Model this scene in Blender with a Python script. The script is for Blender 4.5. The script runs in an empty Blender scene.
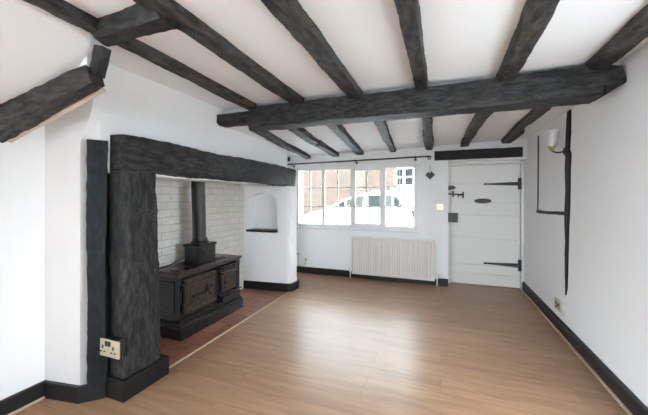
import bpy, bmesh, math, random
from mathutils import Vector, Matrix
PI = math.pi
scene = bpy.context.scene
COL = scene.collection
random.seed(7)

# ------------------------------------------------------------------ materials
def mat(name, base, rough=0.6, metal=0.0, spec=0.5, coat=0.0, bump=None, mott=None, emit=None, trans=0.0, coords='Object'):
    """bump=(scale,strength,distance)  mott=(scale,colour2,low,high[,stretch])"""
    m = bpy.data.materials.new(name); m.use_nodes = True
    nt = m.node_tree; b = nt.nodes['Principled BSDF']
    b.inputs['Base Color'].default_value = (*base, 1)
    b.inputs['Roughness'].default_value = rough
    b.inputs['Metallic'].default_value = metal
    b.inputs['Specular IOR Level'].default_value = spec
    b.inputs['Coat Weight'].default_value = coat
    b.inputs['Coat Roughness'].default_value = 0.25
    b.inputs['Transmission Weight'].default_value = trans
    if emit:
        b.inputs['Emission Color'].default_value = (*emit[0], 1); b.inputs['Emission Strength'].default_value = emit[1]
    tc = nt.nodes.new('ShaderNodeTexCoord')
    if mott:
        mp = nt.nodes.new('ShaderNodeMapping')
        if len(mott) > 4: mp.inputs['Scale'].default_value = mott[4]
        n = nt.nodes.new('ShaderNodeTexNoise'); n.inputs['Scale'].default_value = mott[0]; n.inputs['Detail'].default_value = 7
        n.inputs['Roughness'].default_value = 0.62
        r = nt.nodes.new('ShaderNodeValToRGB')
        r.color_ramp.elements[0].position = mott[2]; r.color_ramp.elements[0].color = (*base, 1)
        r.color_ramp.elements[1].position = mott[3]; r.color_ramp.elements[1].color = (*mott[1], 1)
        nt.links.new(tc.outputs[coords], mp.inputs[0]); nt.links.new(mp.outputs[0], n.inputs['Vector'])
        nt.links.new(n.outputs[0], r.inputs[0]); nt.links.new(r.outputs[0], b.inputs['Base Color'])
    if bump:
        n2 = nt.nodes.new('ShaderNodeTexNoise'); n2.inputs['Scale'].default_value = bump[0]; n2.inputs['Detail'].default_value = 6
        bp = nt.nodes.new('ShaderNodeBump'); bp.inputs['Strength'].default_value = bump[1]; bp.inputs['Distance'].default_value = bump[2]
        if len(bump) > 3:
            mb = nt.nodes.new('ShaderNodeMapping'); mb.inputs['Scale'].default_value = bump[3]
            nt.links.new(tc.outputs[coords], mb.inputs[0]); nt.links.new(mb.outputs[0], n2.inputs['Vector'])
        else: nt.links.new(tc.outputs[coords], n2.inputs['Vector']); nt.links.new(n2.outputs[0], bp.inputs['Height'])
        nt.links.new(bp.outputs[0], b.inputs['Normal'])
    return m

def plank_mat(name, c1, c2, width, row, mortar, mcol, rough, offset=0.5, axes='XY', grain=None, bumpd=0.0, spec=0.5, msmooth=0.1, coat=0.0, msize=None):
    m = bpy.data.materials.new(name); m.use_nodes = True
    nt = m.node_tree; b = nt.nodes['Principled BSDF']; N = nt.nodes.new; L = nt.links.new
    tc = N('ShaderNodeTexCoord'); sx = N('ShaderNodeSeparateXYZ'); mp = N('ShaderNodeCombineXYZ')
    L(tc.outputs['Object'], sx.inputs[0]); L(sx.outputs['XYZ'.index(axes[0])], mp.inputs[0]); L(sx.outputs['XYZ'.index(axes[1])], mp.inputs[1])
    br = N('ShaderNodeTexBrick'); br.offset = offset; br.inputs['Scale'].default_value = 1
    br.inputs['Brick Width'].default_value = width; br.inputs['Row Height'].default_value = row
    br.inputs['Mortar Size'].default_value = mortar; br.inputs['Mortar Smooth'].default_value = msmooth
    br.inputs['Color1'].default_value = (*c1, 1); br.inputs['Color2'].default_value = (*c2, 1); br.inputs['Mortar'].default_value = (*mcol, 1)
    L(mp.outputs[0], br.inputs['Vector'])
    out = br.outputs['Color']
    if grain:
        mp2 = N('ShaderNodeMapping'); mp2.inputs['Scale'].default_value = grain[0]
        L(mp.outputs[0], mp2.inputs[0])
        # shift the figure from plank to plank
        ad = N('ShaderNodeVectorMath'); ad.operation = 'MULTIPLY_ADD'; ad.inputs[1].default_value = (30, 30, 30)
        L(br.outputs['Color'], ad.inputs[0]); L(mp2.outputs[0], ad.inputs[2])
        n = N('ShaderNodeTexNoise'); n.inputs['Scale'].default_value = grain[1]; n.inputs['Detail'].default_value = 8; n.inputs['Roughness'].default_value = 0.65
        n.inputs['Distortion'].default_value = 0.6
        L(ad.outputs[0], n.inputs['Vector'])
        r = N('ShaderNodeValToRGB'); r.color_ramp.elements[0].position = .3; r.color_ramp.elements[1].position = .72
        r.color_ramp.elements[0].color = (*grain[2], 1); r.color_ramp.elements[1].color = (*grain[3], 1)
        L(n.outputs[0], r.inputs[0])
        mx = N('ShaderNodeMix'); mx.data_type = 'RGBA'; mx.blend_type = 'MULTIPLY'; mx.inputs[0].default_value = 1
        L(out, mx.inputs[6]); L(r.outputs[0], mx.inputs[7]); out = mx.outputs[2]
    L(out, b.inputs['Base Color'])
    b.inputs['Roughness'].default_value = rough; b.inputs['Specular IOR Level'].default_value = spec; b.inputs['Coat Weight'].default_value = coat
    if bumpd:
        inv = N('ShaderNodeMath'); inv.operation = 'SUBTRACT'; inv.inputs[0].default_value = 1; L(br.outputs['Fac'], inv.inputs[1])
        n3 = N('ShaderNodeTexNoise'); n3.inputs['Scale'].default_value = 14; n3.inputs['Detail'].default_value = 4; L(tc.outputs['Object'], n3.inputs['Vector'])
        a2 = N('ShaderNodeMath'); a2.operation = 'MULTIPLY_ADD'; a2.inputs[1].default_value = 0.6; L(n3.outputs[0], a2.inputs[0]); L(inv.outputs[0], a2.inputs[2])
        bp = N('ShaderNodeBump'); bp.inputs['Strength'].default_value = 0.7; bp.inputs['Distance'].default_value = bumpd
        L(a2.outputs[0], bp.inputs['Height']); L(bp.outputs[0], b.inputs['Normal'])
    return m

M = {}
M['plaster'] = mat('white_plaster', (.86, .865, .87), .75, bump=(5, .25, .012))
M['ceiling'] = mat('white_ceiling_plaster', (.88, .89, .905), .8, bump=(3, .2, .012))
M['gloss_white'] = mat('white_gloss_paint', (.78, .78, .76), .35)
M['door_white'] = mat('cream_white_door_paint', (.74, .73, .70), .4, bump=(9, .12, .004))
M['radiator'] = mat('radiator_enamel', (.70, .65, .62), .35)
for ax, st in (('x', (.3, 1, 1)), ('y', (1, .3, 1)), ('z', (1, 1, .3))):
    M['timber_' + ax] = mat('black_stained_timber', (.007, .007, .0075), .6, spec=.25, bump=(30, 1, .022, st), mott=(36, (.058, .055, .053), .42, .78, st))
    M['brown_' + ax] = mat('brown_black_timber', (.010, .009, .0085), .62, spec=.25, bump=(30, 1, .018, st), mott=(34, (.088, .079, .070), .38, .78, st))
M['timber_dark'] = mat('tarred_timber', (.0045, .0055, .007), .55, spec=.22, bump=(30, 1, .02, (1, 1, .3)), mott=(40, (.020, .024, .029), .44, .80, (1, 1, .4)))
M['lintel'] = mat('tarred_lintel', (.005, .0053, .0055), .6, spec=.2, bump=(30, 1, .010, (.2, 1, 1)), mott=(26, (.03, .03, .03), .42, .78, (.2, 1, 1)))
M['skirting'] = mat('black_skirting_paint', (.009, .0095, .010), .45, spec=.3, bump=(12, .15, .003))
M['iron'] = mat('cast_iron', (.005, .005, .005), .2, metal=.0, bump=(40, .35, .003), mott=(20, (.025, .022, .020), .5, .8))
M['iron_brown'] = mat('rusty_brown_iron', (.022, .015, .012), .33, bump=(40, .4, .003), mott=(16, (.075, .050, .038), .40, .78))
M['iron_grey'] = mat('worn_grey_iron', (.006, .006, .006), .3, spec=.4, bump=(35, .35, .003), mott=(22, (.05, .048, .046), .5, .8))
M['blackmetal'] = mat('black_ironmongery', (.012, .012, .012), .45)
M['brass'] = mat('polished_brass', (.62, .45, .20), .35, metal=.9)
M['dullbrass'] = mat('satin_brass', (.62, .55, .38), .45, metal=.6)
M['slot'] = mat('socket_slot_black', (.01, .01, .01), .5)
M['copper'] = mat('painted_pipe', (.62, .58, .52), .4)
M['chrome'] = mat('chrome', (.8, .8, .8), .2, metal=1)
M['whiteplastic'] = mat('white_plastic', (.75, .75, .72), .4)
M['frost'] = mat('frosted_glass', (.80, .81, .82), .35, trans=.35)
M['candle'] = mat('candle_sleeve_white', (.85, .83, .76), .5)
M['floor'] = plank_mat('oak_laminate', (.335, .197, .118), (.30, .172, .100), 1.28, .192, .0009, (.16, .095, .06), .31, offset=.37,
                       grain=((1.1, 9, 1), 1.8, (.68, .66, .64), (1.14, 1.13, 1.11)), spec=.3, msmooth=.0)
M['hearth'] = plank_mat('terracotta_quarry_tiles', (.42, .155, .085), (.22, .085, .055), .23, .23, .006, (.09, .06, .045), .38, offset=.5,
                        grain=((1, 1, 1), 9, (.6, .6, .6), (1.15, 1.1, 1.05)), bumpd=.006)
M['oaktrim'] = mat('pale_oak_beading', (.50, .36, .25), .4)
M['rawedge'] = mat('limewash_edge', (.62, .52, .40), .8)
M['whitebrick'] = plank_mat('painted_brick', (.80, .78, .74), (.74, .72, .68), .225, .075, .006, (.66, .64, .60), .75, axes='YZ', bumpd=.01,
                            grain=((1, 1, 1), 6, (.88, .86, .83), (1.02, 1.02, 1.02)), msmooth=.4)
M['brick'] = plank_mat('red_orange_brickwork', (.062, .031, .019), (.044, .029, .021), .225, .075, .012, (.062, .049, .038), .9, axes='XZ',
                       grain=((1, 1, 1), 4, (.65, .65, .65), (1.35, 1.3, 1.25)), bumpd=.008)
M['brickred'] = plank_mat('banded_red_brick', (.050, .025, .017), (.044, .022, .015), .225, .075, .012, (.12, .09, .07), .9, axes='XZ', bumpd=.008)
M['render'] = mat('street_white_render', (.62, .61, .58), .8, bump=(5, .2, .01))
M['asphalt'] = mat('road_asphalt', (.20, .20, .20), .9, mott=(30, (.28, .28, .27), .4, .7))
M['paving'] = mat('bounce_paving', (.44, .44, .43), .9, mott=(4, (.52, .51, .49), .4, .7))
M['carpaint'] = mat('white_car_paint', (.72, .73, .74), .3, coat=.8)
M['carglass'] = mat('car_window_glass', (.006, .008, .008), .5, spec=.08)
M['carglass_pale'] = mat('car_window_glass_pale', (.022, .022, .018), .5, spec=.1)
M['taillight'] = mat('red_tail_light', (.075, .008, .010), .5, spec=.05)
M['rubber'] = mat('tyre_rubber', (.02, .02, .02), .8)
M['alloy'] = mat('alloy_wheel', (.4, .4, .42), .3, metal=.8)
M['darkpane'] = mat('dark_house_pane', (.010, .011, .010), .5, spec=.1)
M['roof'] = mat('slate_roof', (.12, .12, .13), .7)
M['cable'] = mat('black_cable', (.01, .01, .01), .5)
def glass_mat():
    m = bpy.data.materials.new('window_glass'); m.use_nodes = True; nt = m.node_tree
    for n in list(nt.nodes): nt.nodes.remove(n)
    o = nt.nodes.new('ShaderNodeOutputMaterial'); mx = nt.nodes.new('ShaderNodeMixShader')
    t = nt.nodes.new('ShaderNodeBsdfTransparent'); t.inputs[0].default_value = (.97, .98, .97, 1)
    g = nt.nodes.new('ShaderNodeBsdfGlossy'); g.inputs['Roughness'].default_value = .03
    f = nt.nodes.new('ShaderNodeFresnel'); f.inputs[0].default_value = 1.3
    nt.links.new(f.outputs[0], mx.inputs[0]); nt.links.new(t.outputs[0], mx.inputs[1]); nt.links.new(g.outputs[0], mx.inputs[2])
    nt.links.new(mx.outputs[0], o.inputs[0]); return m
M['glass'] = glass_mat()

# ------------------------------------------------------------------ helpers
def box(bm, a, b, bev=0.0):
    a = Vector(a); b = Vector(b)
    lo = Vector(map(min, a, b)); hi = Vector(map(max, a, b))
    r = bmesh.ops.create_cube(bm, size=1)
    for v in r['verts']:
        v.co = Vector((lo[i] + (v.co[i] + .5) * (hi[i] - lo[i]) for i in range(3)))
    if bev:
        es = list({e for v in r['verts'] for e in v.link_edges})
        bmesh.ops.bevel(bm, geom=es, offset=bev, segments=2, affect='EDGES', profile=.5)

def tube(bm, pts, r, seg=10, cap=True, radii=None):
    pts = [Vector(p) for p in pts]; rings = []
    for i, p in enumerate(pts):
        if i == 0: d = pts[1] - p
        elif i == len(pts) - 1: d = p - pts[-2]
        else: d = (pts[i+1] - pts[i-1])
        d.normalize(); up = Vector((0, 0, 1)) if abs(d.z) < .9 else Vector((1, 0, 0))
        s = d.cross(up).normalized(); t = s.cross(d)
        rr = radii[i] if radii else r
        rings.append([bm.verts.new(p + (s * math.cos(2*PI*k/seg) + t * math.sin(2*PI*k/seg)) * rr) for k in range(seg)])
    for a, b in zip(rings, rings[1:]):
        for k in range(seg): bm.faces.new((a[k], a[(k+1) % seg], b[(k+1) % seg], b[k]))
    if cap: bm.faces.new(rings[0][::-1]); bm.faces.new(rings[-1])

def lathe(bm, prof, c=(0, 0, 0), axis='Z', seg=20, cap=True):
    """prof: (radius, height) list"""
    c = Vector(c); rings = []
    for r, h in prof:
        ring = []
        for k in range(seg):
            a = 2*PI*k/seg; x, y = r*math.cos(a), r*math.sin(a)
            v = {'Z': (x, y, h), 'X': (h, x, y), 'Y': (x, h, y)}[axis]
            ring.append(bm.verts.new(c + Vector(v)))
        rings.append(ring)
    for a, b in zip(rings, rings[1:]):
        for k in range(seg): bm.faces.new((a[k], a[(k+1) % seg], b[(k+1) % seg], b[k]))
    if cap: bm.faces.new(rings[0][::-1]); bm.faces.new(rings[-1])

def prism(bm, pts, lo, hi, axis='Z'):
    """extrude a polygon of 2-D points along an axis"""
    def P(p, t): return {'Z': (p[0], p[1], t), 'Y': (p[0], t, p[1]), 'X': (t, p[0], p[1])}[axis]
    A = [bm.verts.new(P(p, lo)) for p in pts]; B = [bm.verts.new(P(p, hi)) for p in pts]
    n = len(pts)
    for k in range(n): bm.faces.new((A[k], A[(k+1) % n], B[(k+1) % n], B[k]))
    bm.faces.new(A[::-1]); bm.faces.new(B)

def loft(bm, sections):
    rings = [[bm.verts.new(p) for p in s] for s in sections]; n = len(rings[0])
    for a, b in zip(rings, rings[1:]):
        for k in range(n): bm.faces.new((a[k], a[(k+1) % n], b[(k+1) % n], b[k]))
    bm.faces.new(rings[0][::-1]); bm.faces.new(rings[-1])

def obj(name, bm, m, parent=None, smooth=False, origin=None, bevel=0):
    bmesh.ops.recalc_face_normals(bm, faces=bm.faces)
    if origin is not None: bmesh.ops.translate(bm, verts=bm.verts, vec=-Vector(origin))
    me = bpy.data.meshes.new(name); bm.to_mesh(me); bm.free()
    o = bpy.data.objects.new(name, me); COL.objects.link(o)
    if origin is not None: o.location = origin
    me.materials.append(m)
    if smooth:
        me.shade_smooth()
        md = o.modifiers.new('edge', 'EDGE_SPLIT'); md.split_angle = math.radians(40)
    if bevel:
        md = o.modifiers.new('bevel', 'BEVEL'); md.width = bevel; md.segments = 2; md.limit_method = 'ANGLE'
    if parent:
        o.parent = parent; o.location = Vector(o.location) - wloc(parent)
    return o
def wloc(o):
    v = Vector(o.location)
    while o.parent: o = o.parent; v = v + Vector(o.location)
    return v
def empty(name, loc):
    o = bpy.data.objects.new(name, None); COL.objects.link(o); o.location = loc; o.empty_display_size = .1; return o
def tag(o, label, cat, group=None, kind=None):
    o['label'] = label; o['category'] = cat
    if group: o['group'] = group
    if kind: o['kind'] = kind
    return o
def thing(name, loc, label, cat, group=None): return tag(empty(name, loc), label, cat, group)
def struct(name, bm, m, parent=None, **k):
    o = obj(name, bm, m, parent, **k)
    if not parent: o['kind'] = 'structure'
    return o
def part(name, parent, m, fn, label=None, **k):
    bm = bmesh.new(); fn(bm); o = obj(name, bm, m, parent, **k)
    if label: o['label'] = label
    return o
def pbox(name, parent, m, a, b, bev=0.0, label=None, **k):
    return part(name, parent, m, lambda bm: box(bm, a, b, bev), label, **k)

def beam_bm(bm, p0, p1, w, h, w1=None, h1=None, amp=.008, seed=0, seg=None, warp=.01, up=(0, 0, 1), chamfer=.18, endcut=0.0):
    """hand-hewn timber: rounded-rectangle rings, wandering along the length.  w across, h along 'up'"""
    rnd = random.Random(seed); p0 = Vector(p0); p1 = Vector(p1); d = (p1 - p0); Ln = d.length; d.normalize()
    up = Vector(up); s = d.cross(up).normalized(); t = s.cross(d).normalized()
    w1 = w1 or w; h1 = h1 or h; seg = seg or max(6, int(Ln / .03))
    c = chamfer
    base = []
    pr = [(-1, -1+c), (-1, -.35), (-1, .35), (-1, 1-c*.6), (-1+c*.6, 1), (-.3, 1), (.3, 1), (1-c*.6, 1), (1, 1-c*.6), (1, .35), (1, -.35), (1, -1+c),
          (1-c, -1), (.35, -1), (-.35, -1), (-1+c, -1)]
    ph = [(rnd.uniform(0, 6.28), rnd.uniform(2, 5), rnd.uniform(0, 6.28), rnd.uniform(8, 16), rnd.uniform(0, 6.28), rnd.uniform(22, 40)) for _ in pr]
    g = [rnd.uniform(0, 6.28) for _ in range(4)]
    rings = []
    for i in range(seg + 1):
        f = i / seg; x = f * Ln; W = (w + (w1 - w) * f) / 2; H = (h + (h1 - h) * f) / 2
        cs = warp * math.sin(2.1*x + g[0]) + warp * .5 * math.sin(5.3*x + g[1]); ct = warp * .5 * math.sin(1.7*x + g[2])
        W *= 1 + .03 * math.sin(3.7*x + g[3])
        ring = []
        for (a, b), q in zip(pr, ph):
            n = amp * (.25 * math.sin(rnd.uniform(0, 6.28)) + .6 * math.sin(q[1]*x + q[0]) + .35 * math.sin(q[3]*x + q[2]) + .2 * math.sin(q[5]*x + q[4]))
            r = Vector((a, b)).normalized()
            off = (a * W + r.x * n + cs, b * H + r.y * n + ct)
            ring.append(bm.verts.new(p0 + d * (x + endcut * b * (1 if i == seg else 0)) + s * off[0] + t * off[1]))
        rings.append(ring)
    n = len(pr)
    for a, b in zip(rings, rings[1:]):
        for k in range(n): bm.faces.new((a[k], a[(k+1) % n], b[(k+1) % n], b[k]))
    bm.faces.new(rings[0][::-1]); bm.faces.new(rings[-1])

def beam(name, p0, p1, w, h, m, label, cat='beam', group=None, **k):
    bm = bmesh.new(); beam_bm(bm, p0, p1, w, h, **k)
    o = obj(name, bm, m, smooth=True, origin=(Vector(p0) + Vector(p1)) / 2)
    return tag(o, label, cat, group)

def boolean(o, cutbm):
    me = bpy.data.meshes.new('cut'); bmesh.ops.recalc_face_normals(cutbm, faces=cutbm.faces); cutbm.to_mesh(me); cutbm.free()
    c = bpy.data.objects.new('cut', me); COL.objects.link(c)
    md = o.modifiers.new('b', 'BOOLEAN'); md.operation = 'DIFFERENCE'; md.object = c; md.solver = 'EXACT'
    bpy.context.view_layer.update()
    dg = bpy.context.evaluated_depsgraph_get(); ev = o.evaluated_get(dg)
    new = bpy.data.meshes.new_from_object(ev); o.modifiers.remove(md)
    o.data = new; bpy.data.objects.remove(c); bpy.data.meshes.remove(me)

# ------------------------------------------------------------------ room shell
XL, XR, YB, YF = -2.33, 1.045, -3.6, 4.68
CN, CF = 2.09, 1.985            # plaster height near / beyond the main beam
def sb(name, a, b, m=None, **k):
    bm = bmesh.new(); box(bm, a, b); return struct(name, bm, m or M['plaster'], **k)

bm = bmesh.new(); box(bm, (-1.862, YB, -.06), (XR + .02, 4.95, 0)); box(bm, (XL - .05, YB, -.06), (-1.862, 1.6, 0))
box(bm, (-2.5, 3.70, -.06), (-1.862, 4.95, 0))
struct('floor', bm, M['floor'])

# front wall with window and door openings
WX0, WX1, WZ0, WZ1 = -2.27, -.312, .755, 1.748
DX0, DZ = .095, 1.752
bm = bmesh.new()
def fr(a, b): box(bm, (a[0], YF, a[1]), (b[0], 4.98, b[1]))
fr((-2.7, -.05), (DX0, WZ0)); fr((-2.7, WZ0), (WX0, WZ1)); fr((WX1, WZ0), (DX0, WZ1)); fr((-2.7, WZ1), (DX0, 2.3)); fr((DX0, DZ), (1.3, 2.3))
box(bm, (DX0-.05, 4.96, -.05), (1.1, 4.985, DZ+.05))  # backing sheet added behind the door to stop sky light leaking in
struct('wall_front', bm, M['plaster'])
SY0, SY1, SZ0, SZ1 = -1.78, -.12, .32, 1.90      # unseen left opening, added to let daylight onto the right wall
bm = bmesh.new()
box(bm, (XL-.2, YB, -.05), (XL, SY0, 2.3)); box(bm, (XL-.2, SY1, -.05), (XL, 1.205, 2.3))
box(bm, (XL-.2, SY0, -.05), (XL, SY1, SZ0)); box(bm, (XL-.2, SY0, SZ1), (XL, SY1, 2.3))
struct('wall_left', bm, M['plaster'])
bm = bmesh.new()
RY0, RY1, RZ0_, RZ1_ = 1.06, 1.97, .50, 1.70  # unseen right opening, added to light the chimney breast
box(bm, (XR, YB, -.05), (XR+.2, RY0, 2.3)); box(bm, (XR, RY1, -.05), (XR+.2, 5.0, 2.3))
box(bm, (XR, RY0, -.05), (XR+.2, RY1, RZ0_)); box(bm, (XR, RY0, RZ1_), (XR+.2, RY1, 2.3))
struct('wall_right', bm, M['plaster'])
for k, x, wy0, wy1, wz0, wz1 in ((3, XL-.14, SY0, SY1, SZ0, SZ1), (4, XR+.08, RY0, RY1, RZ0_, RZ1_)):
    w3 = empty('window_%d' % k, (x, wy0, wz0)); w3['kind'] = 'structure'  # unseen windows, added only to supply daylight
    def f(bm):
        for y in (wy0, (wy0+wy1)/2-.02, wy1-.05): box(bm, (x, y, wz0), (x+.06, y+.05, wz1))
        for z in (wz0, wz1-.05): box(bm, (x+.002, wy0, z), (x+.058, wy1, z+.05))
    part('window_frame', w3, M['gloss_white'], f)
sb('wall_alcove', (-2.65, 3.9, -.05), (-2.45, 4.7, 2.3))
# rear wall (behind the viewer) with an unseen window added to bring in daylight
bm = bmesh.new()
RW = (-.55, .95, .35, 2.0)
box(bm, (-2.5, YB - .2, -.05), (RW[0], YB, 2.3)); box(bm, (RW[1], YB - .2, -.05), (1.25, YB, 2.3))
box(bm, (RW[0], YB - .2, -.05), (RW[1], YB, RW[2])); box(bm, (RW[0], YB - .2, RW[3]), (RW[1], YB, 2.3))
struct('wall_rear', bm, M['plaster'])
sb('light_blocker', (XL, -1.95, 0), (-.7, -1.85, 2.1))  # unseen screen added to keep rear daylight off the chimney end
w2 = empty('window_2', (.2, YB - .1, RW[2])); w2['kind'] = 'structure'
def f(bm):
    for x in (RW[0], .17, RW[1] - .06): box(bm, (x, YB - .14, RW[2]), (x + .06, YB - .08, RW[3]))
    for z in (RW[2], RW[3] - .06): box(bm, (RW[0], YB - .14, z), (RW[1], YB - .08, z + .06))
part('window_frame', w2, M['gloss_white'], f)

# ceilings
def ceil(name, x0, x1, y0, y1, zf, seed):
    bm = bmesh.new(); nx, ny = 14, 18; g = []
    rnd = random.Random(seed); a = [rnd.uniform(0, 6) for _ in range(4)]
    for i in range(nx + 1):
        r = []
        for j in range(ny + 1):
            x = x0 + (x1-x0)*i/nx; y = y0 + (y1-y0)*j/ny
            r.append(bm.verts.new((x, y, zf(x, y) + .004*math.sin(2.2*x+a[0])*math.sin(1.9*y+a[1]))))
        g.append(r)
    for i in range(nx):
        for j in range(ny): bm.faces.new((g[i][j], g[i][j+1], g[i+1][j+1], g[i+1][j]))
    r = bmesh.ops.extrude_face_region(bm, geom=list(bm.faces))
    for v in r['geom']:
        if isinstance(v, bmesh.types.BMVert): v.co.z = 2.3
    o = struct(name, bm, M['ceiling'], smooth=True)
    return o
ceil('ceiling', -2.6, XR + .1, YB - .1, 2.46, lambda x, y: CN, 1)
far_z = lambda x, y: CF + .028 * x - .004*max(0, y-2.6)
ceil('ceiling', -2.6, XR + .1, 2.46, 4.75, far_z, 2)
# sloping soffit to the left of the first joist (stairs above)
bm = bmesh.new()
def soff(y):
    t = min(1, max(0, (y + .3) / 1.36)); t = t*t*(3-2*t); p = []
    for k in range(13):
        f = k / 12; x = -1.595 - .745*f
        flat = 2.055 - .345*f
        low = 1.895 - .185*f + .16*math.exp(-5*f)
        p.append((x, y, flat + (low - flat)*t))
    return p + [(-2.34, y, 2.14), (-1.595, y, 2.14)]
loft(bm, [soff(y) for y in (-1.85, -1.2, -.6, -.3, -.1, .1, .3, .5, .65, .8, .9, 1.0, 1.05)])
prism(bm, [(-1.675, 1.99), (-2.34, 1.75), (-2.34, 1.62), (-1.675, 1.85)], 1.045, 1.10, 'Y')
struct('ceiling', bm, M['ceiling'], smooth=True)

# chimney breast: near pier, far pier, upper breast, recess back
def near_sec(z):
    t = min(1, max(0, (z - 1.56) / .24)); t = t*t*(3-2*t)
    return [(-2.7, 1.205, z), (-2.33, 1.205, z), (-2.063 + .12*t, 1.245, z), (-2.045 + .09*t, 1.345, z), (-2.03+.05*t, 1.60, z), (-2.7, 1.60, z)]
bm = bmesh.new(); loft(bm, [near_sec(z) for z in (-.02, .4, .9, 1.3, 1.42, 1.5, 1.58, 1.65, 1.72, 1.8, 2.12)])
struct('wall_chimney_near', bm, M['plaster'], smooth=False)
def far_sec(z):
    j = .012*math.sin(7*z) + .007*math.sin(17*z+1)
    return [(-2.75, 3.60, z), (-2.53, 3.60, z), (-1.91, 3.67, z), (-1.868+j, 3.69+.3*j, z), (-1.855+j, 3.84, z), (-1.88, 3.90, z), (-2.75, 3.92, z)]
bm = bmesh.new(); loft(bm, [far_sec(z) for z in [-.02 + i*.0952 for i in range(16)]])
pier = struct('wall_chimney_far', bm, M['plaster'])
cb = bmesh.new()
arch = [(-2.485, .80), (-2.045, .80), (-2.045, 1.17)]
for k in range(1, 12):
    a = PI * k / 12; arch.append((-2.265 + .22*math.cos(a), 1.17 + .14*math.sin(a)))
arch.append((-2.485, 1.17))
prism(cb, arch, 3.4, 3.775, 'Y'); boolean(pier, cb)
bm = bmesh.new()
prism(bm, [(-1.965, 1.30), (-1.955, 1.6), (-1.955, 3.3), (-1.975, 3.70), (-2.02, 3.76), (-2.20, 3.76), (-2.20, 1.30)], 1.40, 2.14)
struct('wall_chimney_upper', bm, M['plaster'])
bm = bmesh.new(); box(bm, (-2.7, 3.55, 1.40), (-2.02, 3.90, 2.14)); struct('wall_chimney_return', bm, M['plaster'])
sb('wall_fireplace_back', (-2.75, 1.55, -.05), (-2.53, 3.65, 2.3), M['whitebrick'])
# niche shelf
tag(pbox('niche_shelf', None, M['skirting'], (-2.492, 3.585, .778), (-2.04, 3.775, .806), .003), 'black wooden shelf at the foot of the arched niche inside the fireplace', 'shelf')

# hearth
bm = bmesh.new(); box(bm, (-2.56, 1.56, -.06), (-1.868, 3.72, -.0005))
tag(obj('hearth', bm, M['hearth']), 'terracotta tiled hearth under the old cast iron range', 'hearth')
bm = bmesh.new(); box(bm, (-1.872, 1.66, -.01), (-1.852, 3.66, .006), .002)
struct('trim_1', bm, M['oaktrim'])

# ------------------------------------------------------------------ skirting boards
def skirt(name, pts, h, th=.02, side=1, step=True, m=None):
    """pts: room-side wall line; board stands 'side' of it"""
    bm = bmesh.new(); P = [Vector(p) for p in pts]; n = len(P); off = []
    for i in range(n):
        ds = []
        if i > 0: ds.append((P[i]-P[i-1]).normalized())
        if i < n-1: ds.append((P[i+1]-P[i]).normalized())
        ns = [Vector((-d.y, d.x)) * side for d in ds]; nn = sum(ns, Vector((0, 0))).normalized()
        off.append(nn / max(.4, nn.dot(ns[0])))
    prof = [(0, 0), (th, 0), (th, h*.78), (th*.72, h*.82), (th*.66, h*.93), (th*.35, h), (0, h)] if step else [(0, 0), (th, 0), (th, h-.003), (th-.003, h), (0, h)]
    loft(bm, [[(P[i].x + off[i].x*t, P[i].y + off[i].y*t, z) for t, z in prof] for i in range(n)])
    return struct(name, bm, m or M['skirting'])
skirt('baseboard_right', [(XR, YB), (XR, 4.90)], .113, .024, 1)
skirt('trim_2', [(XR - .024, YB), (XR - .024, 4.88)], .013, .014, 1, False, M['oaktrim'])
skirt('baseboard_left', [(XL, YB), (XL, 1.205), (-2.063, 1.245), (-1.985, 1.32), (-1.96, 1.36)], .10, .02, -1, False)
skirt('trim_3', [(XL + .02, YB), (XL + .02, 1.19)], .012, .012, -1, False, M['oaktrim'])
skirt('baseboard_front', [(-2.45, YF), (DX0, YF)], .10, .02, -1, False)
skirt('baseboard_pier', [(-2.53, 3.60), (-1.905, 3.67), (-1.868, 3.69), (-1.855, 3.84), (-1.86, 3.90)], .105, .022, -1, False)

# ------------------------------------------------------------------ beams
# main cross beam, its left end notched back to the wall
bm = bmesh.new()
beam_bm(bm, (-1.62, 2.465, 1.962), (.93, 2.465, 1.972), .20, .175, h1=.19, amp=.006, seed=11, warp=.006, chamfer=.10)
beam_bm(bm, (.925, 2.465, 1.972), (1.035, 2.465, 1.995), .198, .188, w1=.17, h1=.10, amp=.004, seed=11, warp=.0, chamfer=.16)
beam_bm(bm, (-1.60, 2.435, 1.975), (-1.955, 2.42, 1.972), .14, .10, h1=.095, amp=.006, seed=5, warp=.0, seg=7)
tag(obj('ceiling_beam', bm, M['timber_x'], smooth=True, origin=(-.4, 2.465, 1.97)), 'thick black main ceiling beam crossing the whole room below the joists', 'beam')

near = [  # x at rear end, x at beam, width rear/beam, label
    (-1.36, -1.585, .02, .065, 'thin black near ceiling joist closest to the chimney wall, behind the short cross timber'),
    (-1.06, -1.13, .085, .10, 'black ceiling joist that carries the short cross timber, meeting the main beam left of centre'),
    (-.635, -.625, .105, .10, 'black ceiling joist in the middle of the near ceiling, third from the chimney side'),
    (-.20, -.125, .135, .080, 'tapering black ceiling joist with a curved grain mark, over the middle of the main beam'),
    (.345, .405, .12, .105, 'brown black near ceiling joist second from the right hand wall'),
    (.86, .90, .09, .10, 'black near ceiling joist closest to the right hand wall and the lamp')]
JO = []
for i, (xa, xb, wa, wb, lab) in enumerate(near):
    JO.append(0); JO[-1] = beam('ceiling_joist', (xa, YB, 2.075), (xb, 2.40, 2.072), wa, .09, M['brown_y'], lab, 'joist', 'joists on the near side of the main beam', w1=wb, amp=.0055, seed=30+i, warp=.004)
    if i in (1, 2):
        jo = JO[-1]
        part('limewashed_edge', jo, M['rawedge'], lambda bm: beam_bm(bm, (xa-wa/2-.003, YB, 2.078), (xb-wb/2-.003, 2.38, 2.076), .012, .03, amp=.002, seed=130+i, warp=.008))
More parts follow.
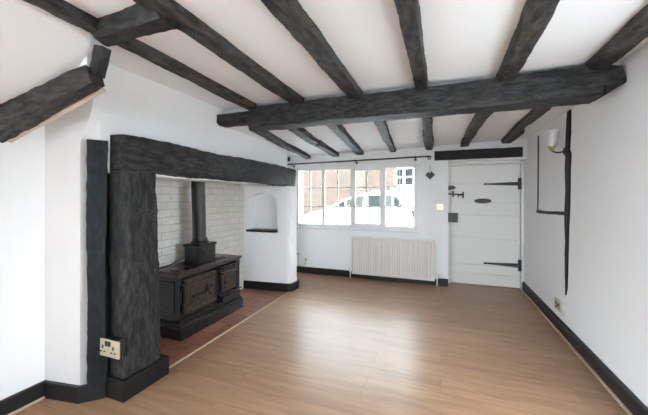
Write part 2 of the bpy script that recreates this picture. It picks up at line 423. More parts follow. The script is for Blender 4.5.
far = [
    (-2.42, -2.38, .07, 'short black joist end just showing over the corner of the chimney breast'),
    (-1.66, -2.02, .085, 'slim black far joist above the left end of the curtain pole'),
    (-1.31, -1.55, .095, 'black far joist left of the window centre with a notch in its side'),
    (-.94, -1.13, .09, 'black far joist that widens into a flared end above the window'),
    (-.52, -.64, .085, 'short black far joist above the right half of the window'),
    (-.10, -.155, .085, 'black far joist over the right end of the curtain pole'),
    (.345, .31, .09, 'black far joist ending over the door lintel'),
    (.74, .80, .085, 'black far joist slanting to the door corner by the glass wall lamp')]
for i, (xa, xb, w, lab) in enumerate(far):
    zz = far_z(xb, 4)
    y0 = 3.95 if i == 0 else 2.50
    bm = bmesh.new()
    beam_bm(bm, (xa, y0, far_z(xa, 2.5) - .012), (xb, 4.62 if i < 7 else 4.60, far_z(xb, 4.6) - .014), w, .085, w1=w*(1.15 if i in (3, 6, 7) else .95), amp=.007, seed=60+i, warp=.012)
    if i in (2, 5, 6, 7):   # hewn splice cheek along the far half
        sx = -1 if i in (5, 6) else 1
        y1 = 3.5 if i != 7 else 3.9
        beam_bm(bm, (xa + (xb-xa)*(y1-2.5)/2.1 + sx*.03, y1, zz - .022), (xb + sx*.028, 4.61, zz - .020), .055, .075, amp=.006, seed=80+i, warp=.004)
    tag(obj('ceiling_joist', bm, M['brown_y'], smooth=True, origin=((xa+xb)/2, 3.5, zz)), lab, 'joist', 'joists between the main beam and the front wall')

# short trimmer between the first two joists, stub, and diagonal stair timber
beam('cross_timber', (-1.555, 1.03, 2.045), (-1.11, 1.03, 2.055), .09, .075, M['timber_x'], 'short black cross timber wedged under the two left near joists', 'timber', amp=.010, seed=101, warp=.008, chamfer=.3, w1=.11, h1=.10)
beam('timber_stub', (-1.585, 1.065, 2.0), (-1.625, 1.06, 1.86), .06, .05, M['timber_z'], 'short upright timber stub below the cross timber at the top of the diagonal stair beam', 'timber', up=(0, 1, 0), amp=.004, seed=102, warp=.0)
beam('stair_beam', (-2.36, .96, 1.635), (-1.63, 1.065, 1.86), .08, .175, M['brown_x'], 'black diagonal beam sloping up from the left edge beside the chimney corner', 'beam', h1=.09, amp=.008, seed=103, warp=.006)
bm = bmesh.new()
beam_bm(bm, (-2.35, 1.025, 1.566), (-1.66, 1.115, 1.815), .03, .014, amp=.003, seed=104, warp=0)
tag(obj('plaster_batten', bm, M['rawedge'], smooth=True), 'pale limewashed batten along the underside of the diagonal stair beam', 'batten')

# door lintel
beam('door_lintel', (-.085, 4.655, 1.83), (.985, 4.655, 1.832), .06, .125, M['lintel'], 'black timber lintel over the white front door', 'lintel', amp=.004, seed=110, warp=.003, chamfer=.1)

# fireplace
bm = bmesh.new(); beam_bm(bm, (-1.928, 1.36, 1.535), (-1.928, 3.765, 1.505), .20, .215, h1=.235, amp=.010, seed=121, warp=.010, chamfer=.12)
tag(obj('mantel_beam', bm, M['timber_y'], smooth=True, origin=(-1.915, 2.5, 1.52)), 'massive rough black mantel beam over the inglenook fireplace', 'mantel')
bm = bmesh.new(); beam_bm(bm, (-1.918, 1.488, .0), (-1.928, 1.478, 1.425), .18, .265, up=(0, 1, 0), w1=.195, h1=.24, amp=.008, seed=122, warp=.006, chamfer=.12)
post = obj('fireplace_post', bm, M['timber_z'], smooth=True, origin=(-1.915, 1.485, 0))
tag(post, 'thick black timber post carrying the near end of the mantel beam', 'post')
def f(bm):
    prism(bm, [(-1.99, 1.328), (-1.80, 1.328), (-1.80, 1.668), (-1.99, 1.668)], 0, .128)
part('plinth_board', post, M['skirting'], f, bevel=.004)
for y, z, r_ in ((1.46, 1.165, .013), (1.545, 1.15, .010), (1.50, .98, .009), (1.43, .62, .008)):
    part('knot_hole', post, M['slot'], lambda bm: lathe(bm, [(r_, -1.835), (r_, -1.8235), (r_*.5, -1.8235)], (0, y, z), 'X', 10))
bm = bmesh.new(); beam_bm(bm, (-2.004, 1.318, .09), (-2.004, 1.318, 1.60), .10, .09, up=(.69, -.72, 0), amp=.006, seed=123, warp=.004, chamfer=.2)
tag(obj('fireplace_post', bm, M['timber_dark'], smooth=True, origin=(-2.025, 1.325, .09)), 'narrow blue black timber upright beside the thick fireplace post at the chimney corner', 'post')

# ------------------------------------------------------------------ front window
FY = YF + .025
w1 = empty('window_1', ((WX0+WX1)/2, FY, WZ0)); w1['kind'] = 'structure'
xs = [WX0, WX0 + .4755, WX0 + .963, WX0 + 1.458, WX1]
def f(bm):
    box(bm, (WX0, FY, WZ0), (WX0+.018, FY+.07, WZ1)); box(bm, (WX1-.05, FY, WZ0), (WX1, FY+.07, WZ1))
    box(bm, (WX0+.018, FY, WZ0), (WX1-.05, FY+.07, WZ0+.045)); box(bm, (WX0+.018, FY, WZ1-.05), (WX1-.05, FY+.07, WZ1))
    for x in xs[1:4]: box(bm, (x-.014, FY+.0005, WZ0+.045), (x+.014, FY+.07, WZ1-.05))
part('window_frame', w1, M['gloss_white'], f)
part('window_sill', w1, M['gloss_white'], lambda bm: box(bm, (WX0-.005, YF-.035, WZ0-.028), (WX1+.02, FY+.02, WZ0+.004), .006))
for i in range(4):
    a, b = xs[i] + .014, xs[i+1] - .014
    if i == 0: a += .004
    if i == 3: b -= .036
    z0, z1 = WZ0 + .045, WZ1 - .05
    fw, yy = (.042, FY - .012) if i == 2 else (.011, FY + .012)
    def f(bm):
        box(bm, (a, yy, z0), (a+fw, yy+.04, z1)); box(bm, (b-fw, yy, z0), (b, yy+.04, z1))
        box(bm, (a+fw, yy, z0), (b-fw, yy+.04, z0+fw)); box(bm, (a+fw, yy, z1-fw), (b-fw, yy+.04, z1))
        mx = (a+b)/2
        box(bm, (mx-.009, yy+.008, z0+fw), (mx+.009, yy+.032, z1-fw))
        for k in (1, 2):
            z = z0 + (z1-z0)*k/3; box(bm, (a+fw, yy+.010, z-.009), (b-fw, yy+.030, z+.009))
    c = part('casement', w1, M['casement'] if 'casement' in M else M['gloss_white'], f, 'opening casement with a thicker grey white frame' if i == 2 else None)
    pbox('pane', c, M['glass'], (a+.004, yy+.018, z0+.004), (b-.004, yy+.022, z1-.004))
    if i == 2:
        pbox('casement_handle', c, M['gloss_white'], (a+.012, yy-.025, 1.16), (a+.03, yy, 1.28), .004)

# curtain pole
cp = thing('curtain_pole', (-1.27, 4.60, 1.80), 'thin black iron curtain pole above the front window with a curled end', 'curtain pole')
part('rod', cp, M['blackmetal'], lambda bm: tube(bm, [(-2.38, 4.60, 1.790), (-1.2, 4.60, 1.806), (-.165, 4.60, 1.822)], .011))
def f(bm):
    c = Vector((-.155, 4.60, 1.80)); pts = []
    for k in range(22):
        a = PI/2 - k*.33; r = .026 - k*.0008; pts.append(c + Vector((r*math.cos(a), 0, r*math.sin(a) )))
    tube(bm, [(-.19, 4.60, 1.822)] + pts, .008, 8)
part('finial', cp, M['blackmetal'], f)
for x in (-2.30, -1.22, -.345):
    def f(bm, x=x):
        z = 1.79 + (x+2.38)*.0145
        tube(bm, [(x, YF, z-.028), (x, 4.64, z-.026), (x, 4.60, z-.016)], .006, 8); lathe(bm, [(.02, YF-.006), (.02, YF)], (x, 0, z-.028), 'Y', 12)
        lathe(bm, [(.015, -.012), (.015, .012)], (x, 4.60, z), 'X', 12)
    part('bracket', cp, M['blackmetal'], f)

# candle wall lamp beside the window
cl = thing('wall_light', (-.145, YF, 1.56), 'small candle wall light on a black diamond plate between the window and the door', 'wall light')
def f(bm):
    s = .066
    prism(bm, [(-.145-s, 1.565), (-.145, 1.565-s), (-.145+s, 1.565), (-.145, 1.565+s)], YF-.012, YF, 'Y')
part('back_plate', cl, M['blackmetal'], f, bevel=.003)
part('arm', cl, M['blackmetal'], lambda bm: (tube(bm, [(-.145, YF-.01, 1.56), (-.145, YF-.04, 1.552), (-.145, YF-.06, 1.562), (-.145, YF-.062, 1.58)], .006, 8), lathe(bm, [(.006, 1.572), (.02, 1.58), (.02, 1.586), (.006, 1.586)], (-.145, YF-.062, 0))))
part('candle_sleeve', cl, M['candle'], lambda bm: lathe(bm, [(.012, 1.586), (.012, 1.645)], (-.145, YF-.062, 0), seg=14), smooth=True)
part('bulb', cl, M['frost'], lambda bm: lathe(bm, [(.008, 1.645), (.014, 1.66), (.013, 1.675), (.005, 1.69), (.001, 1.697)], (-.145, YF-.062, 0), seg=14), smooth=True)

# light switch
ls = thing('light_switch', (-.012, YF, 1.11), 'polished brass light switch on the wall left of the door', 'light switch')
pbox('switch_plate', ls, M['brass'], (-.056, YF-.006, 1.07), (.032, YF, 1.150), .003)
for x in (-.030, .006): pbox('rocker', ls, M['brass'], (x-.006, YF-.013, 1.098), (x+.006, YF-.005, 1.122), .002)

# ------------------------------------------------------------------ radiator
ra = thing('radiator', (-.69, YF, .07), 'cream white panel radiator under the front window', 'radiator')
RX0, RX1, RZ0, RZ1, RY = -1.275, -.085, .075, .635, 4.585
def f(bm):
    n = 33; pts = []; p = (RX1-RX0-.03)/n; x = RX0+.015
    front = []
    for k in range(n):
        for u, d in ((.0, 0), (.36, 0), (.5, .012), (.86, .012)): front.append((x + (k+u)*p, RY + d))
    front.append((x+n*p, RY))
    poly = [(RX0, RY+.004)] + front + [(RX1, RY+.004), (RX1, RY+.02), (RX0, RY+.02)]
    prism(bm, poly, RZ0+.028, RZ1-.03)
    box(bm, (RX0, RY+.002, RZ0), (RX1, RY+.02, RZ0+.03), .004); box(bm, (RX0, RY+.002, RZ1-.032), (RX1, RY+.02, RZ1), .004)
part('panel', ra, M['radiator'], f)
pbox('rear_panel', ra, M['radiator'], (RX0+.01, RY+.052, RZ0), (RX1-.01, RY+.066, RZ1-.01), .003)
def f(bm):
    box(bm, (RX0-.004, RY+.004, RZ0), (RX0+.004, RY+.068, RZ1))
part('side_panel', ra, M['radiator'], f)
pbox('side_panel', ra, M['radiator'], (RX1-.004, RY+.004, RZ0), (RX1+.004, RY+.068, RZ1))
def f(bm):
    box(bm, (RX0, RY, RZ1), (RX1, RY+.008, RZ1+.006)); box(bm, (RX0, RY+.06, RZ1), (RX1, RY+.068, RZ1+.006))
    for k in range(48): x = RX0 + .01 + k*.0248; box(bm, (x, RY+.006, RZ1), (x+.012, RY+.062, RZ1+.004))
part('top_grille', ra, M['gloss_white'], f)
for sx, x in ((-1, RX0), (1, RX1)):
    def f(bm):
        lathe(bm, [(.008, .0), (.008, .10), (.015, .10), (.015, .125), (.02, .13), (.02, .165), (.012, .172)], (x+sx*.035, RY+.035, 0), seg=14)
        tube(bm, [(x+sx*.035, RY+.035, .112), (x-sx*.005, RY+.035, .112)], .010)
    part('valve', ra, M['gloss_white'], f, smooth=True)
for x in (-1.0, -.36): pbox('wall_bracket', ra, M['gloss_white'], (x-.015, RY+.064, .2), (x+.015, YF, .45))

# pipe in the corner behind the pier
pp = thing('heating_pipe', (-2.1, 4.66, .03), 'painted pipe with two stop valves low on the wall behind the chimney pier', 'pipe')
part('pipe', pp, M['copper'], lambda bm: (tube(bm, [(-2.40, 4.63, .13), (-2.12, 4.63, .125), (-2.075, 4.63, .135), (-2.065, 4.63, .24)], .009), tube(bm, [(-2.2, 4.63, .13), (-2.2, 4.63, .30)], .009)), smooth=True)
for x, z in ((-2.2, .30), (-2.065, .22)):
    part('stop_valve', pp, M['dullbrass'], lambda bm: lathe(bm, [(.008, z-.01), (.018, z), (.018, z+.03), (.01, z+.035)], (x, 4.63, 0), seg=12), smooth=True)
for x in (-2.3, -2.12): pbox('clip', pp, M['gloss_white'], (x-.008, 4.63, .112), (x+.008, 4.665, .145))

# ------------------------------------------------------------------ front door
DY = 4.885
d1 = empty('door_1', (.565, DY, 0)); d1['kind'] = 'structure'
def f(bm):
    box(bm, (.128, DY, .008), (1.008, DY+.035, 1.705))
    # raised horizontal ledges / boards
    for z0, z1 in ((.012, .165), (.30, .66), (.685, .99), (1.175, 1.44), (1.462, 1.70)): box(bm, (.132, DY-.008, z0), (1.004, DY+.002, z1), .004)
    for z0, z1 in ((.172, .292), (.998, 1.168)): box(bm, (.132, DY-.026, z0), (1.004, DY+.002, z1), .004)
part('door_panel', d1, M['door_white'], f)
def f(bm):
    box(bm, (DX0, DY-.03, 0), (.124, DY+.05, DZ)); box(bm, (1.012, DY-.03, 0), (XR, DY+.05, DZ)); box(bm, (DX0, DY-.03, 1.712), (XR, DY+.05, DZ))
part('door_frame', d1, M['door_white'], f)
for z in (1.43, .322):
    def f(bm):
        prism(bm, [(.985, z+.026), (.60, z+.010), (.575, z+.015), (.558, z), (.575, z-.015), (.60, z-.010), (.985, z-.026)], DY-.024, DY-.014, 'Y')
        box(bm, (.978, DY-.032, z-.078), (1.020, DY-.012, z+.078), .003)
        for x in (.66, .78, .90, 1.0): lathe(bm, [(.006, DY-.028), (.006, DY-.022)], (x, 0, z), 'Y', 8)
    part('strap_hinge', d1, M['blackmetal'], f)
def f(bm):
    prism(bm, [(.10, 1.35), (.10, 1.412), (.17, 1.412), (.19, 1.40), (.205, 1.386), (.19, 1.372), (.17, 1.36)], DY-.04, DY-.008, 'Y')
part('rim_latch', d1, M['blackmetal'], f, bevel=.003)
def f(bm):
    tube(bm, [(.10, DY-.03, 1.296), (.30, DY-.03, 1.278)], .011, 8)
    box(bm, (.153, DY-.036, 1.250), (.178, DY-.014, 1.340), .002); box(bm, (.288, DY-.038, 1.235), (.308, DY-.014, 1.325), .002)
    box(bm, (.225, DY-.036, 1.245), (.24, DY-.014, 1.295), .002); box(bm, (.10, DY-.02, 1.285), (.29, DY-.012, 1.30))
part('bolt', d1, M['blackmetal'], f)
pbox('lock_case', d1, M['blackmetal'], (.098, DY-.045, .885), (.228, DY-.006, 1.02), .004)
pbox('lock_keep', d1, M['iron_grey'], (.140, DY-.05, .90), (.150, DY-.044, 1.005), .001)
def f(bm):
    pts = [(.55 + .11*math.cos(a), 1.194 + .034*math.sin(a)) for a in [2*PI*k/20 for k in range(20)]]
    prism(bm, pts, DY-.03, DY-.012, 'Y')
    tube(bm, [(.49, DY-.032, 1.194), (.52, DY-.045, 1.205), (.58, DY-.045, 1.205), (.61, DY-.032, 1.194)], .006, 8)
part('letter_plate', d1, M['blackmetal'], f)

# ------------------------------------------------------------------ right wall timbers, lamp, sockets
def strip(name, pts, m, label, x=XR, proud=.008):
    """pts: (y, z, halfwidth) along the strip; flush worn timber showing through plaster"""
    bm = bmesh.new(); secs = []; rnd = random.Random(len(pts)*7)
    for i, (y, z, hw, ax) in enumerate(pts):
        j = rnd.uniform(-.003, .003)
        if ax == 'v': secs.append([(x+.02, y-hw-j, z), (x-proud*.6, y-hw-j, z), (x-proud, y-hw*.6, z), (x-proud, y+hw*.6, z), (x-proud*.6, y+hw+j, z), (x+.02, y+hw+j, z)])
        else: secs.append([(x+.02, y, z-hw-j), (x-proud*.6, y, z-hw-j), (x-proud, y, z-hw*.6), (x-proud, y, z+hw*.6), (x-proud*.6, y, z+hw+j), (x+.02, y, z+hw+j)])
    loft(bm, secs); return tag(obj(name, bm, m), label, 'timber')
strip('wall_timber', [(3.345, .375, .006, 'v'), (3.335, .44, .022, 'v'), (3.335, .55, .035, 'v'), (3.33, .75, .045, 'v'), (3.32, .85, .04, 'v'), (3.325, 1.0, .052, 'v'), (3.32, 1.1, .060, 'v'),
      (3.30, 1.3, .058, 'v'), (3.305, 1.5, .066, 'v'), (3.29, 1.62, .07, 'v'), (3.31, 1.66, .055, 'v'), (3.29, 1.8, .055, 'v'), (3.28, 1.92, .05, 'v'), (3.27, 2.0, .045, 'v')],
      M['timber_dark'], 'tall black upright timber showing in the right wall behind the glass lamp')
strip('wall_timber', [(3.36, 1.102, .016, 'h'), (3.6, 1.096, .019, 'h'), (3.8, 1.088, .017, 'h'), (4.0, 1.084, .016, 'h'), (4.15, 1.083, .018, 'h'), (4.24, 1.082, .014, 'h')], M['timber_dark'],
      'short black horizontal rail in the right wall between the upright and the door corner')
strip('wall_timber', [(4.20, 1.10, .006, 'v'), (4.195, 1.22, .012, 'v'), (4.19, 1.5, .010, 'v'), (4.185, 1.8, .012, 'v'), (4.18, 1.95, .010, 'v')], M['timber_dark'],
      'very thin dark upright strip standing in for a groove in the right wall nearest the door corner')  # raised dark strip drawn in place of a thin groove

sy = 3.33
sc = thing('wall_light', (XR, sy, 1.64), 'tulip glass wall light on a brass arm fixed to the black upright', 'wall light')
part('back_plate', sc, M['blackmetal'], lambda bm: lathe(bm, [(.01, XR-.03), (.03, XR-.022), (.042, XR-.008), (.042, XR-.004)], (0, sy, 1.655), 'X', 18), smooth=True)
part('arm', sc, M['blackmetal'], lambda bm: tube(bm, [(XR-.02, sy, 1.655), (XR-.05, sy, 1.648), (XR-.08, sy, 1.648), (XR-.105, sy, 1.66), (XR-.112, sy, 1.675)], .007, 8), smooth=True)
part('lamp_holder', sc, M['brass'], lambda bm: lathe(bm, [(.010, 1.668), (.024, 1.676), (.018, 1.688), (.032, 1.696), (.034, 1.708), (.02, 1.712)], (XR-.112, sy, 0), seg=18), smooth=True)
part('finial', sc, M['brass'], lambda bm: lathe(bm, [(.003, 1.652), (.009, 1.658), (.004, 1.668)], (XR-.112, sy, 0), seg=12), smooth=True)
def f(bm):
    o = [(.030, 1.700), (.040, 1.715), (.044, 1.74), (.044, 1.77), (.048, 1.80), (.056, 1.83), (.062, 1.845)]
    lathe(bm, o + [(r-.004, h) for r, h in o[::-1]], (XR-.112, sy, 0), seg=28, cap=False)
part('lamp_shade', sc, M['frost'], f, smooth=True)
part('bulb', sc, M['candle'], lambda bm: lathe(bm, [(.010, 1.71), (.016, 1.74), (.02, 1.765), (.012, 1.785), (.002, 1.79)], (XR-.112, sy, 0), seg=14), smooth=True)

# socket pair low on the right wall: brass aerial plate and white plate
so = thing('wall_socket', (XR, 3.54, .22), 'brass socket plate low on the right wall below the black upright', 'socket')
pbox('plate', so, M['dullbrass'], (XR-.008, 3.475, .175), (XR, 3.625, .278), .002)
for y, z in ((3.585, .235), (3.545, .215), (3.51, .235), (3.585, .198)): pbox('outlet', so, M['slot'], (XR-.010, y-.010, z-.014), (XR-.006, y+.010, z+.014), .001)
so = thing('wall_socket', (XR, 3.40, .22), 'plain white blank plate next to the brass socket low on the right wall', 'socket')
pbox('plate', so, M['whiteplastic'], (XR-.012, 3.375, .18), (XR, 3.465, .285), .004)
pbox('screw_cap', so, M['whiteplastic'], (XR-.014, 3.415, .225), (XR-.011, 3.425, .235))

# double socket on the fireplace post corner
px, pz, py = -1.885, .333, 1.300
so = thing('wall_socket', (px, py, pz), 'double brass power socket on the black fireplace post', 'socket')
pbox('plate', so, M['dullbrass'], (px-.092, py-.006, pz-.052), (px+.092, py+.004, pz+.052), .003)
pbox('back_box', so, M['blackmetal'], (px-.080, py+.003, pz-.046), (px+.050, 1.37, pz+.046))
for cx in (px-.045, px+.045):
    def f(bm, cx=cx):
        box(bm, (cx-.005, py-.009, pz-.004), (cx+.005, py-.005, pz+.016)); box(bm, (cx-.022, py-.009, pz-.026), (cx-.008, py-.005, pz-.019)); box(bm, (cx+.008, py-.009, pz-.026), (cx+.022, py-.005, pz-.019))
    part('outlet', so, M['slot'], f)
for cx in (px-.013, px+.013): pbox('switch', so, M['slot'], (cx-.009, py-.012, pz+.014), (cx+.009, py-.005, pz+.044), .002)

# ------------------------------------------------------------------ cast iron range
rg = thing('cooking_range', (-2.3, 2.51, 0), 'old black cast iron cooking range with ornate doors standing in the inglenook', 'range')
Y0, Y1 = 2.075, 2.96; XB, XF = -2.50, -2.155
def f(bm):
    box(bm, (XB, Y0-.005, 0), (-2.095, Y1+.005, .10), .006); box(bm, (XB, Y0+.002, .10), (-2.108, Y1, .125), .008); box(bm, (XB, Y0+.008, .125), (-2.13, Y1-.004, .15), .008)
part('plinth', rg, M['iron_grey'], f)
def f(bm):
    box(bm, (XB, Y0+.012, .15), (XF, Y1-.008, .555), .004)
    for y in (Y0+.03, Y1-.035, 2.598): box(bm, (XF-.01, y-.02, .15), (XF+.014, y+.02, .55), .006)     # pilasters
    box(bm, (XB+.05, Y0+.004, .22), (XF-.04, Y0+.014, .50), .004)                                     # side panel
part('body', rg, M['iron'], f)
def f(bm):
    box(bm, (XB, Y0-.008, .556), (-2.118, Y1+.012, .586), .008); box(bm, (XB+.02, Y0+.0, .540), (-2.135, Y1, .558), .006)
tp = part('top_plate', rg, M['iron_brown'], f)
for y in (2.20, 2.80):
    part('hotplate', tp, M['iron'], lambda bm: lathe(bm, [(.085, .584), (.085, .591), (.08, .592), (.03, .592), (.028, .596)], (-2.24 if y < 2.5 else -2.25, y, 0), seg=28), smooth=True)
# oven door
def f(bm):
    y0, y1, z0, z1 = 2.145, 2.562, .205, .508
    box(bm, (XF+.002, y0, z0), (XF+.022, y1, z1), .004)
    for a, b, c, d in ((y0+.012, y1-.012, z1-.03, z1-.018), (y0+.012, y1-.012, z0+.018, z0+.03), (y0+.012, y0+.026, z0+.018, z1-.018), (y1-.026, y1-.012, z0+.018, z1-.018)):
        box(bm, (XF+.02, a, c), (XF+.030, b, d), .003)
    box(bm, (XF+.02, y0+.06, z0+.06), (XF+.028, y1-.06, z1-.06), .006)
od = part('oven_door', rg, M['iron_brown'], f, 'brown tinged oven door')
def f(bm):
    yc, zc = 2.405, .362
    lathe(bm, [(.012, XF+.026), (.012, XF+.05), (.028, XF+.055), (.03, XF+.066), (.012, XF+.072)], (0, yc, zc), 'X', 18)
    for k in range(4):
        a = k*PI/2 + .5; tube(bm, [(XF+.058, yc, zc), (XF+.060, yc+.055*math.cos(a), zc+.055*math.sin(a))], .008, 8, radii=[.006, .011])
    tube(bm, [(XF+.034, yc-.15, zc-.03), (XF+.05, yc-.02, zc-.004)], .007, 8); lathe(bm, [(.018, XF+.026), (.018, XF+.042), (.008, XF+.046)], (0, yc-.16, zc-.032), 'X', 14)
part('latch_knob', od, M['iron_grey'], f, smooth=True)
for z in (.445, .265):
    def f(bm):
        lathe(bm, [(.012, z-.028), (.014, z-.02), (.014, z+.02), (.012, z+.028)], (XF+.026, 2.128, 0), seg=12); box(bm, (XF+.012, 2.128, z-.015), (XF+.030, 2.17, z+.015), .003)
    part('hinge', od, M['iron_grey'], f)
# fire grate section
def f(bm):
    y0, y1 = 2.635, 2.875
    box(bm, (XF+.0, y0, .255), (XF+.03, y1, .455), .005); box(bm, (XF+.028, y0+.035, .285), (XF+.04, y1-.035, .425), .005)
    box(bm, (XF+.0, y0-.004, .440), (XF+.055, y1+.004, .462), .006)
fd = part('firebox_door', rg, M['iron_brown'], f, 'small brown firebox door')
part('knob', fd, M['iron_grey'], lambda bm: lathe(bm, [(.006, XF+.04), (.006, XF+.055), (.014, XF+.062), (.006, XF+.07)], (0, 2.665, .36), 'X', 12), smooth=True)
def f(bm):
    for k in range(3):
        z = .478 + k*.022; tube(bm, [(XF+.02, 2.625, z), (XF+.042, 2.65, z), (XF+.042, 2.86, z), (XF+.02, 2.885, z)], .006, 8)
part('grate_bars', rg, M['iron_grey'], f)
def f(bm):
    box(bm, (XF+.0, 2.615, .205), (XF+.075, 2.895, .225), .006); box(bm, (XF+.0, 2.625, .150), (XF+.05, 2.885, .208), .006)
    tube(bm, [(XF+.07, 2.60, .246), (XF+.07, 2.91, .246)], .008, 8)
part('ash_ledge', rg, M['iron_grey'], f)
def f(bm):
    for y in (2.905, 2.932): lathe(bm, [(.014, .16), (.016, .18), (.011, .20), (.011, .50), (.016, .52), (.014, .54)], (XF+.018, y, 0), seg=12)
part('column', rg, M['iron_grey'], f, smooth=True)
def f(bm):
    box(bm, (-2.37, 2.375, .588), (-2.205, 2.635, .76), .006); box(bm, (-2.38, 2.365, .758), (-2.195, 2.645, .785), .008)
    box(bm, (-2.206, 2.40, .61), (-2.198, 2.61, .74), .004)
    lathe(bm, [(.085, .785), (.085, .80), (.074, .815), (.074, .84)], (-2.285, 2.495, 0), seg=26)
fb = part('flue_box', rg, M['iron_grey'], f)
part('flue_pipe', rg, M['blackmetal'], lambda bm: tube(bm, [(-2.285, 2.49, .80), (-2.29, 2.46, 1.93)], .066, 28), smooth=True)
part('damper_knob', fb, M['iron'], lambda bm: lathe(bm, [(.005, -2.198), (.005, -2.185), (.013, -2.178), (.005, -2.17)], (0, 2.42, .70), 'X', 10), smooth=True)

bm = bmesh.new()
pts = [(-2.40, 1.68, .62), (-2.41, 1.9, .59), (-2.40, 2.05, .592), (-2.39, 2.2, .605), (-2.385, 2.30, .63), (-2.375, 2.38, .66)]
tube(bm, pts, .006, 8)
tag(obj('cable', bm, M['cable'], smooth=True), 'thin black cable running left from the flue box over the range top', 'cable')

# ------------------------------------------------------------------ the street outside
sb('ground', (-30, 4.99, -.22), (26, 30, -.12), M['asphalt'])
bpy.data.objects['ground'].name = 'street'
tag(bpy.data.objects['street'], 'grey street surface outside the window', 'street')
bm = bmesh.new()
box(bm, (-30, -30, -.22), (XL-.22, 4.99, -.12)); box(bm, (XR+.22, -30, -.22), (26, 4.99, -.12)); box(bm, (XL-.22, -30, -.22), (XR+.22, YB-.22, -.12))
tag(obj('bounce_paving', bm, M['paving']), 'unseen pale paving added around the cottage to control bounced daylight', 'paving')  # added out of view to set how much daylight bounces up
# house opposite
hs = thing('brick_house', (-3, 13, -.12), 'pale orange brick house across the street behind the white car', 'house')
def f(bm):
    wx0, wx1, wz0, wz1 = -1.80, -.62, 1.66, 2.50
    for a, b in (((-14, -.12), (wx0, 4.6)), ((wx1, -.12), (9, 4.6)), ((wx0, -.12), (wx1, wz0)), ((wx0, wz1), (wx1, 4.6))): box(bm, (a[0], 13, a[1]), (b[0], 13.3, b[1]))
part('wall', hs, M['brick'], f)
pbox('rendered_plinth', hs, M['render'], (-2.75, 12.93, -.12), (9, 13.02, 1.50))
pbox('brick_pier', hs, M['brickred'], (-3.42, 12.85, -.12), (-2.98, 13.05, 4.6))
pbox('roof', hs, M['roof'], (-14.3, 12.7, 4.6), (9.3, 18, 4.75))
wf = part('window_frame', hs, M['gloss_white'], lambda bm: [box(bm, *q) for q in
    [((-1.80, 12.99, 1.66), (-1.70, 13.08, 2.50)), ((-.72, 12.99, 1.66), (-.62, 13.08, 2.50)), ((-1.80, 12.99, 1.66), (-.62, 13.08, 1.74)), ((-1.80, 12.99, 2.40), (-.62, 13.08, 2.50)),
     ((-1.46, 13.0, 1.66), (-1.38, 13.08, 2.5)), ((-1.05, 13.0, 1.66), (-.97, 13.08, 2.5)), ((-1.80, 13.01, 2.04), (-.62, 13.08, 2.09))]])
part('pane', wf, M['darkpane'], lambda bm: box(bm, (-1.78, 13.085, 1.68), (-.64, 13.095, 2.48)))
pbox('window_sill', hs, M['render'], (-1.95, 12.9, 1.54), (-.5, 13.02, 1.655), .01)

# parked white hatchback
car = thing('car', (-2.4, 9.4, -.12), 'white hatchback parked in the street outside the front window', 'car')
CY0, CY1 = 8.60, 10.22
body = [(-4.22, .12), (-4.27, .32), (-4.22, .50), (-4.05, .64), (-3.72, .765), (-3.22, .885), (-2.6, .89), (-1.4, .905), (-.62, .94), (-.50, .88), (-.46, .60), (-.44, .35), (-.50, .12)]
cab = [(-3.25, .875), (-2.86, 1.10), (-2.46, 1.275), (-2.05, 1.36), (-1.45, 1.385), (-.95, 1.355), (-.74, 1.22), (-.60, .92)]
def f(bm):
    secs = []
    for y, ins in ((CY0+.03, .06), (CY0, .0), (CY0+.10, -.01), (CY1-.10, -.01), (CY1, .0), (CY1-.03+.06, .06)):
        secs.append([(x*(1-.0) + (ins*.6 if x < -3.9 else (-ins*.6 if x > -.7 else 0)), y, z) for x, z in body])
    secs[0] = [(x, CY0+.0, z) for x, _, z in secs[0]]; secs[1] = [(x, CY0+.04, z) for x, _, z in secs[1]]
    secs[4] = [(x, CY1-.04, z) for x, _, z in secs[4]]; secs[5] = [(x, CY1, z) for x, _, z in secs[5]]
    loft(bm, secs)
bd = part('body', car, M['carpaint'], f, smooth=True)
def tum(z): return .05 + .26 * max(0, (z - .88)) / .5
part('cabin', car, M['carpaint'], lambda bm: loft(bm, [[(x, CY0 + tum(z), z) for x, z in cab], [(x, CY0 + tum(z) + .06, z + .012) for x, z in cab], [(x, CY1 - tum(z) - .06, z + .012) for x, z in cab], [(x, CY1 - tum(z), z) for x, z in cab]]), smooth=True)
def side_glass(pts, m, lab=None):
    for s in (0, 1):
        def f(bm):
            a = []; b = []
            for x, z in pts:
                y = CY0 + tum(z); y2 = y + .02; yo = y - .006
                if s: yo, y2 = CY1 - tum(z) + .006, CY1 - tum(z) - .02
                a.append((x, yo, z)); b.append((x, y2, z))
            loft(bm, [a, b])
        part('side_window', car, m, f, lab)
side_glass([(-2.98, .93), (-2.90, 1.02), (-2.66, 1.145), (-2.62, .935)], M['carglass'])
side_glass([(-2.58, .94), (-2.60, 1.17), (-2.40, 1.245), (-2.10, 1.30), (-2.10, .94)], M['carglass_pale'])
side_glass([(-1.97, .94), (-1.97, 1.305), (-1.56, 1.315), (-1.53, .95)], M['carglass'])
side_glass([(-1.46, .96), (-1.47, 1.305), (-1.30, 1.295), (-1.26, .97)], M['carglass_pale'])
side_glass([(-1.22, .975), (-1.25, 1.28), (-1.12, 1.22), (-.98, .99)], M['carglass'])
part('windscreen', car, M['carglass'], lambda bm: loft(bm, [[(-3.18, CY0+.14, .935), (-2.52, CY0+.26, 1.268), (-2.50, CY0+.26, 1.24), (-3.14, CY0+.14, .91)], [(-3.18, CY1-.14, .935), (-2.52, CY1-.26, 1.268), (-2.50, CY1-.26, 1.24), (-3.14, CY1-.14, .91)]]))
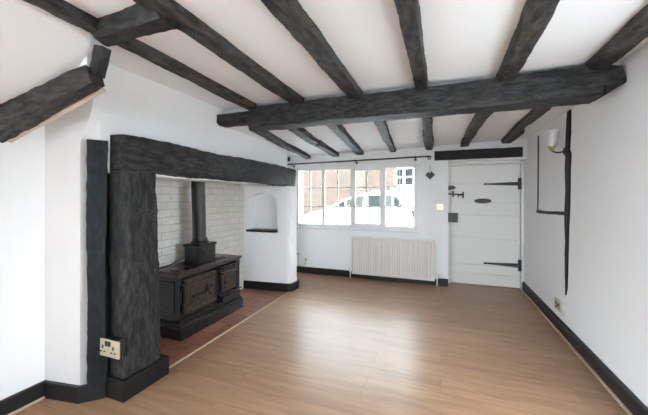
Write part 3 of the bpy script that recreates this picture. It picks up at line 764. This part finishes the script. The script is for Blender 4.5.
part('rear_screen', car, M['carglass'], lambda bm: loft(bm, [[(-.735, CY0+.24, 1.20), (-.60, CY0+.14, .96), (-.64, CY0+.14, .96), (-.775, CY0+.24, 1.20)], [(-.735, CY1-.24, 1.20), (-.60, CY1-.14, .96), (-.64, CY1-.14, .96), (-.775, CY1-.24, 1.20)]]))
for s, y in ((-1, CY0), (1, CY1)):
    part('door_mirror', car, M['carpaint'], lambda bm: (box(bm, (-3.10, y, .88), (-2.96, y+s*.16, 1.00), .03), box(bm, (-3.04, y-s*.08, .90), (-3.0, y+s*.02, .93))))
    part('mirror_trim', car, M['rubber'], lambda bm: box(bm, (-2.965, y+s*.02, .89), (-2.945, y+s*.15, .99), .004))
    part('tail_light', car, M['taillight'], lambda bm: loft(bm, [[(-.74, y+s*.012, .89), (-.56, y+s*.012, .87), (-.50, y+s*.012, .68), (-.58, y+s*.012, .62), (-.70, y+s*.012, .70)], [(-.62, y-s*.10, .90), (-.455, y-s*.10, .86), (-.425, y-s*.10, .68), (-.49, y-s*.10, .62), (-.60, y-s*.10, .70)]]))
    part('headlight', car, M['frost'], lambda bm: loft(bm, [[(-4.20, y+s*.005, .47), (-3.92, y+s*.005, .66), (-3.86, y+s*.005, .62), (-4.12, y+s*.005, .44)], [(-4.235, y-s*.2, .47), (-4.06, y-s*.2, .66), (-3.90, y-s*.2, .62), (-4.14, y-s*.2, .44)]]))
    part('sill_trim', car, M['rubber'], lambda bm: box(bm, (-3.3, y-s*.02, .08), (-1.45, y+s*.008, .15)))
    for x in (-2.16, -1.22): part('door_handle', car, M['carpaint'], lambda bm: box(bm, (x-.07, y, .775), (x+.07, y+s*.03, .805), .008))
for x in (-3.62, -1.12):
    for s, y in ((1, CY0), (-1, CY1)):
        w = part('wheel', car, M['rubber'], lambda bm: lathe(bm, [(.20, -.01), (.27, -.02), (.295, .01), (.295, .15), (.27, .18)], (x, y, .175) if s > 0 else (x, y-.17, .175), 'Y', 28), smooth=True)
        part('hub_cap', w, M['alloy'], lambda bm: lathe(bm, [(.04, -.035), (.10, -.028), (.19, -.022), (.19, -.01)] if s > 0 else [(.19, .18), (.19, .19), (.10, .197), (.04, .205)], (x, y, .175) if s > 0 else (x, y-.17, .175), 'Y', 24), smooth=True)

# ------------------------------------------------------------------ light
w = bpy.data.worlds.new('sky'); scene.world = w; w.use_nodes = True
nt = w.node_tree; bg = nt.nodes['Background']; bg.inputs[0].default_value = (.80, .915, 1.0, 1); bg.inputs[1].default_value = 19
# ------------------------------------------------------------------ camera
cam = bpy.data.cameras.new('camera'); co = bpy.data.objects.new('camera', cam); COL.objects.link(co)
co.location = (0, 0, 1.25); co.rotation_euler = (PI/2, 0, math.atan(116.9/310))
cam.sensor_width = 36; cam.lens = 310/648*36; cam.shift_y = -10.5/648; cam.clip_start = .02
scene.camera = co
scene.view_settings.view_transform = 'Standard'; scene.view_settings.look = 'None'; scene.view_settings.gamma = 1
scene.view_settings.use_curve_mapping = False
scene.view_settings.exposure = 0.55
scene.cycles.max_bounces = 14; scene.cycles.diffuse_bounces = 8; scene.cycles.use_denoising = True
scene.cycles.sample_clamp_indirect = 6
